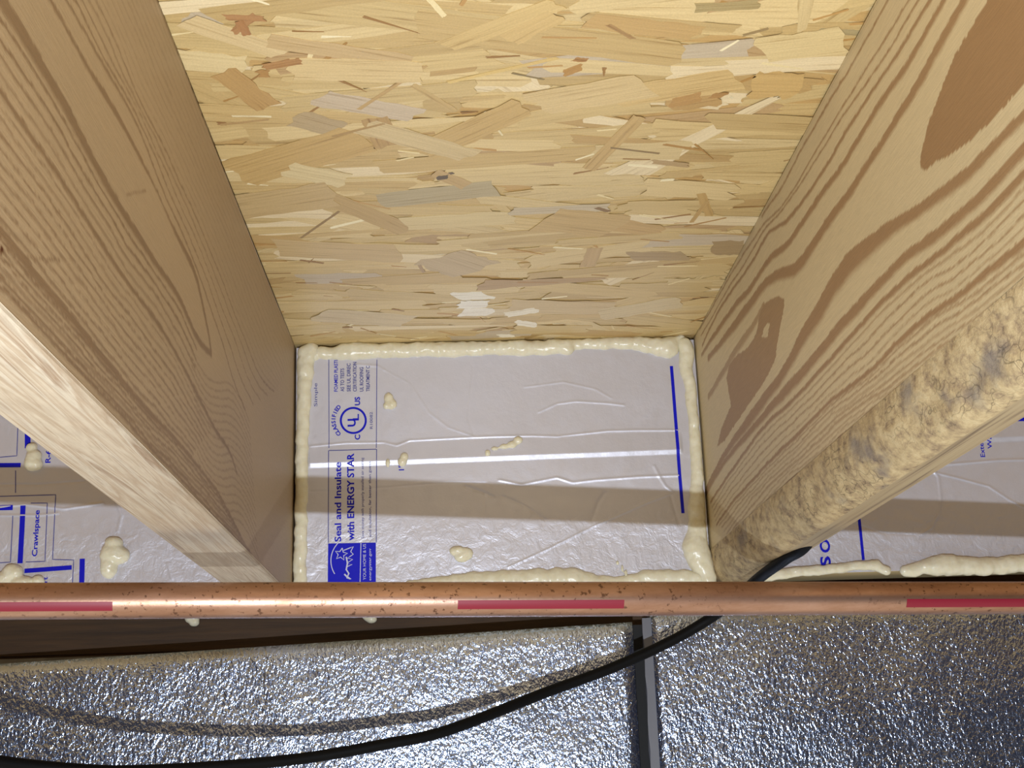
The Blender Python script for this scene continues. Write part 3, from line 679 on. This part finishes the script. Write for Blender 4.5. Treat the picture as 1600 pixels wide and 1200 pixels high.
# ------------------------------------------------------------------ embossed foil boards below
def emb_board(xa, xb, zl, zr, y0, label):
    n = 90; bm = bmesh.new(); xs = np.linspace(xa, xb, n); rows = 60
    g = []
    for i, x_ in enumerate(xs):
        col = []
        for k in range(rows):
            t = k/(rows-1); zt = zl+(zr-zl)*(x_-xa)/(xb-xa); z_ = zt*(1-t)+(-.75)*t
            y_ = y0-.0016*mn.noise(Vector((x_*9, z_*7, 2)))-.0008*mn.noise(Vector((x_*28, z_*20, 5)))+(.0015 if k == 0 else 0)
            col.append(bm.verts.new((x_, y_, z_)))
        g.append(col)
    for i in range(n-1):
        for k in range(rows-1): bm.faces.new((g[i][k+1], g[i+1][k+1], g[i+1][k], g[i][k]))
    bt = [(bm.verts.new((c[0].co.x, y0+.036, c[0].co.z)), c[0]) for c in g]
    for i in range(n-1): bm.faces.new((bt[i][1], bt[i+1][1], bt[i+1][0], bt[i][0]))
    bb = [bm.verts.new((c[-1].co.x, y0+.036, -.75)) for c in g]
    for i in range(n-1): bm.faces.new((bt[i][0], bt[i+1][0], bb[i+1], bb[i])); bm.faces.new((g[i][-1], bb[i], bb[i+1], g[i+1][-1]))
    for e_, tt in ((g[0], 0), (g[-1], -1)):
        f = [v for v in e_]+[bb[tt], bt[tt][0]]; bm.faces.new(f if tt == 0 else f[::-1])
    bmesh.ops.recalc_face_normals(bm, faces=bm.faces[:])
    o = bmobj('wall_insulation_board', bm, M_emb, None, True)
    return tag(o, label, 'insulation board', 'embossed foil boards on the foundation wall')
eb1 = emb_board(-.62, .2955, -.2925, -.2612, .003, 'large embossed glittering foil board left of the seam, below the copper pipe')
eb2 = emb_board(.3125, .95, -.2530, -.2560, .003, 'darker embossed foil board right of the seam, below the copper pipe')
bm = bmesh.new(); z_ = -.2615; pr = Vector((0, 0, 0)); L = []
for i in range(40):
    zz = -.258-i*.0125; L.append([bm.verts.new((.3045+random.uniform(-.0006, .0008), .0075, zz)), bm.verts.new((.3048+random.uniform(-.0006, .0006), .004, zz)), bm.verts.new((.3123, .003, zz)), bm.verts.new((.3123, .03, zz))])
for a, b in zip(L[:-1], L[1:]):
    for k in range(3): bm.faces.new((a[k], b[k], b[k+1], a[k+1]))
es = bmobj('edge_strip', bm, M_edge, eb2); es['label'] = 'plain grey edge strip along the seam'
bm = bmesh.new(); box(bm, (.2957, .022, -.75), (.3120, .040, -.262)); tag(bmobj('seam_shade', bm, M_dark), 'black sealant deep in the seam between the two embossed boards', 'painted shade')  # dark box put in as the shade inside the open seam

# ------------------------------------------------------------------ copper pipe
def tube(name, pts, r, m, nseg=24, parent=None, jit=0):
    V, F_ = [], []; n = len(pts)
    for i, p in enumerate(pts):
        d = (pts[min(i+1, n-1)]-pts[max(i-1, 0)]).normalized(); s = d.cross(Vector((0, 0, 1))).normalized(); u = s.cross(d)
        for k in range(nseg):
            a = 2*math.pi*k/nseg; V.append(p+(s*math.cos(a)+u*math.sin(a))*r)
    for i in range(n-1):
        for k in range(nseg): F_.append([i*nseg+k, i*nseg+(k+1) % nseg, (i+1)*nseg+(k+1) % nseg, (i+1)*nseg+k])
    F_ += [list(range(nseg)), [(n-1)*nseg+k for k in range(nseg-1, -1, -1)]]
    o = mesh(name, V, F_, m, parent, True); return o
PA, PB = atz(0, 942.0, .0222*F/57.5), atz(1600, 936.5, .0222*F/50.5)
pd = (PB-PA); P0, P1_ = PA-pd*.9, PB+pd*.9; R_ = .0111
pp = [P0+(P1_-P0)*(i/60)+Vector((0, 0, .0012*math.sin(math.pi*i/60))) for i in range(61)]
pipe = tube('copper_pipe', pp, R_, M_copper, 48)
tag(pipe, 'long horizontal copper water pipe crossing below the joists with broken red stripe', 'pipe')
def pipe_pt(px):   # point of the axis that shows at column px
    best = min(range(2001), key=lambda i: abs(((P0+(P1_-P0)*i/2000)-CAM).dot(RT)/((P0+(P1_-P0)*i/2000)-CAM).dot(fw)*F+800-px))
    return best/2000
def axis(t): return P0+(P1_-P0)*t+Vector((0, 0, .0012*math.sin(math.pi*t)))
for (a, b) in ((-160, 180), (712, 970), (1405, 1900)):
    ta, tb = pipe_pt(a), pipe_pt(b); V, F_ = [], []; nn, kk = 40, 8
    for i in range(nn+1):
        c = axis(ta+(tb-ta)*i/nn); d = pd.normalized(); cdv = (CAM-c); cdv -= d*cdv.dot(d); cdv.normalize(); up = d.cross(cdv)
        if up.z < 0: up = -up
        for k in range(kk+1):
            an = math.radians(-33+30*k/kk); V.append(c+(cdv*math.cos(an)+up*math.sin(an))*(R_+.00012))
    for i in range(nn):
        for k in range(kk): F_.append([i*(kk+1)+k, (i+1)*(kk+1)+k, (i+1)*(kk+1)+k+1, i*(kk+1)+k+1])
    st_ = mesh('printed_stripe', V, F_, M_red, pipe, True); st_['label'] = 'red printed stripe'

# ------------------------------------------------------------------ black cable
def catmull(P, n=10):
    out = []
    for i in range(len(P)-1):
        p0, p1, p2, p3 = P[max(i-1, 0)], P[i], P[i+1], P[min(i+2, len(P)-1)]
        for k in range(n):
            t = k/n; out.append(.5*((2*p1)+(-p0+p2)*t+(2*p0-5*p1+4*p2-p3)*t*t+(-p0+3*p1-3*p2+p3)*t**3))
    out.append(P[-1]); return out
cp = [(-150, 1165, -.25), (0, 1190, -.205), (100, 1201, -.18), (200, 1205, -.16), (350, 1197, -.128), (480, 1184, -.105), (600, 1163, -.09), (700, 1141, -.075), (850, 1083, -.046), (950, 1046, -.036), (1040, 1006, -.034), (1110, 966, -.040)]
cpts = [onp(a, b, 1, y) for a, b, y in cp]
cpts += [onp(1150, 935, 1, -.07), onp(1190, 900, 1, -.13), onp(1228, 873, 1, -.18), onp(1262, 848, 1, -.222), Vector((.4125, -.27, -.20)), Vector((.4125, -.30, -.12)), Vector((.4125, -.42, -.06))]
cable = tube('cable', catmull(cpts, 12), .0045, M_cable, 14)
tag(cable, 'slack black cable drooping from the right joist across the embossed foil', 'cable')

# ------------------------------------------------------------------ spray foam
def blob_obj(name, balls, label, cat, group=None, parent=None, vox=.0011, lump=.0006, its=4):
    """balls: (centre, (rx,ry,rz)) fused into one cured lump"""
    bm = bmesh.new()
    for c, r in balls:
        rr = bmesh.ops.create_icosphere(bm, subdivisions=3, radius=1)
        for v in rr['verts']: v.co = Vector((v.co.x*r[0]+c[0], v.co.y*r[1]+c[1], v.co.z*r[2]+c[2]))
    o = bmobj(name, bm, M_foam, parent, True)
    m = o.modifiers.new('fuse', 'REMESH'); m.mode = 'VOXEL'; m.voxel_size = vox; m.use_smooth_shade = True
    s = o.modifiers.new('relax', 'SMOOTH'); s.iterations = its; s.factor = .6
    dg = bpy.context.evaluated_depsgraph_get(); me = bpy.data.meshes.new_from_object(o.evaluated_get(dg)); me.name = name
    for v in me.vertices:
        n = mn.noise(v.co*160)*lump+mn.noise(v.co*420)*lump*.35; v.co += v.normal*n
    me.polygons.foreach_set('use_smooth', [True]*len(me.polygons)); me.update()
    o.modifiers.clear(); o.data = me
    if label: tag(o, label, cat, group)
    return o
def bead(pix, label, y=0., step=.0017, dx=0, group='spray foam seams'):
    """pix: (px,py,radius px) along the seam"""
    P = [(onp(a+dx, b, 1, y), r*.00056) for a, b, r in pix]; balls = []
    for (A, ra), (B, rb) in zip(P[:-1], P[1:]):
        n = max(1, int((B-A).length/step))
        for i in range(n):
            t = i/n; r = ra+(rb-ra)*t; j = 1
            c = A.lerp(B, t); j = 1+.13*mn.noise(c*150)+.08*mn.noise(c*420); c = c+mn.noise_vector(c*110)*.0011
            balls.append((c, (r*j, r*j*.9, r*j)))
    balls.append((P[-1][0], (P[-1][1],)*3))
    return blob_obj('spray_foam_seam', balls, label, 'spray foam', group)
bead([(482, 558, 9), (500, 552, 11), (520, 553, 10), (536, 550, 15), (560, 549, 15), (590, 549, 13), (640, 547, 12.5), (700, 546, 13), (760, 545, 12), (820, 544, 13), (885, 543, 13), (892, 539, 9), (940, 537, 10), (990, 537, 11), (1010, 540, 14), (1036, 543, 18), (1044, 543, 18), (1056, 532, 8), (1064, 528, 7)],
     'cream spray foam bead along the ceiling edge of the middle foil board')
bead([(482, 552, 14), (490, 548, 14), (481, 566, 15), (481, 585, 13), (479, 610, 12), (478, 650, 11), (477, 690, 10.5), (475, 730, 10.5), (475, 780, 10), (474, 830, 10.5), (473, 870, 11), (473, 920, 11)],
     'narrow upright cream foam bead against the left joist in the middle bay', dx=-4)
bead([(1063, 538, 13), (1067, 552, 13), (1065, 572, 11.5), (1071, 600, 10), (1076, 640, 9.5), (1079, 680, 9.5), (1082, 720, 10), (1083, 760, 11), (1082, 800, 14), (1084, 830, 15), (1080, 855, 21), (1086, 872, 20), (1094, 892, 17), (1100, 912, 13)],
     'upright cream foam bead swelling into a blob against the right joist in the middle bay', dx=6)
bead([(640, 915, 9), (700, 912, 13), (760, 908, 15), (830, 905, 16), (890, 905, 17), (920, 909, 14), (960, 912, 10), (990, 908, 12), (1010, 904, 14), (1060, 902, 13), (1090, 905, 12)],
     'low wavy cream foam bead along the bottom of the middle foil board')
bead([(1182, 903, 9), (1215, 897, 9), (1260, 893, 8), (1310, 888, 8), (1340, 884, 8), (1368, 884, 9), (1385, 892, 8)], 'thin pale foam bead beside the black cable at the bottom of the right bay', y=-.002)
bead([(1415, 893, 9), (1440, 887, 12), (1475, 882, 17), (1500, 884, 15), (1530, 885, 14), (1570, 884, 14), (1600, 880, 14), (1680, 882, 14)], 'thicker lumpy foam bead at the right end of the right bay', y=-.002)
def dollop(parts, label, y=-.002):
    balls = []
    for px, py, rx, rz, ry in parts:
        c = onp(px, py, 1, y); balls.append((c, (rx*.00056, ry*.00056, rz*.00056)))
    blob_obj('foam_dollop', balls, label, 'spray foam', 'stray foam dollops on the foil', vox=.0008, lump=.0007, its=14)
dollop([(607, 622, 8, 10, 7), (612, 632, 9, 9, 8), (604, 634, 6, 6, 6)], 'small foam dollop beside the certification print on the middle board')
dollop([(632, 714, 7, 7, 7), (629, 722, 8, 8, 8), (606, 724, 4, 8, 4)], 'small foam dollop on the bright fold of the middle board')
dollop([(810, 688, 8, 7, 6), (800, 695, 9, 6, 6), (788, 698, 9, 5, 5), (773, 701, 7, 4, 4), (762, 708, 5, 6, 5)], 'worm-shaped streak of foam near the centre of the middle board')
dollop([(714, 861, 13, 8, 8), (728, 866, 12, 10, 8), (722, 870, 13, 9, 8)], 'isolated foam dollop low on the middle board, below the shadow band')
dollop([(965, 880, 3.5, 5, 3), (972, 888, 2.5, 7, 3), (978, 897, 2.5, 7, 3)], 'thin foam smear near the bottom right of the middle board')
dollop([(50, 700, 9, 9, 9), (53, 714, 13, 12, 12), (52, 725, 15, 12, 12)], 'rounded foam dollop over the blue bar, highest in the left bay')
dollop([(178, 850, 15, 12, 12), (176, 866, 20, 19, 15), (170, 885, 14, 20, 12), (188, 868, 15, 14, 12)], 'largest pear-shaped foam dollop on the blank foil of the left bay')
dollop([(20, 895, 17, 14, 12), (5, 905, 14, 12, 12), (34, 910, 18, 10, 12), (60, 908, 10, 9, 10)], 'lumpy foam dollop at the bottom left corner, above the copper pipe')
for (a, b, l) in ((300, 972, 'left one of two tiny foam drips on the dark sill plate'), (577, 968, 'right one of two tiny foam drips on the dark sill plate')):
    c = onp(a, b, 1, .044); blob_obj('foam_drip', [((c.x, .044, c.z+.004), (.007, .004, .006)), ((c.x+.002, .044, c.z), (.005, .004, .004))], l, 'spray foam', 'foam drips on the sill')
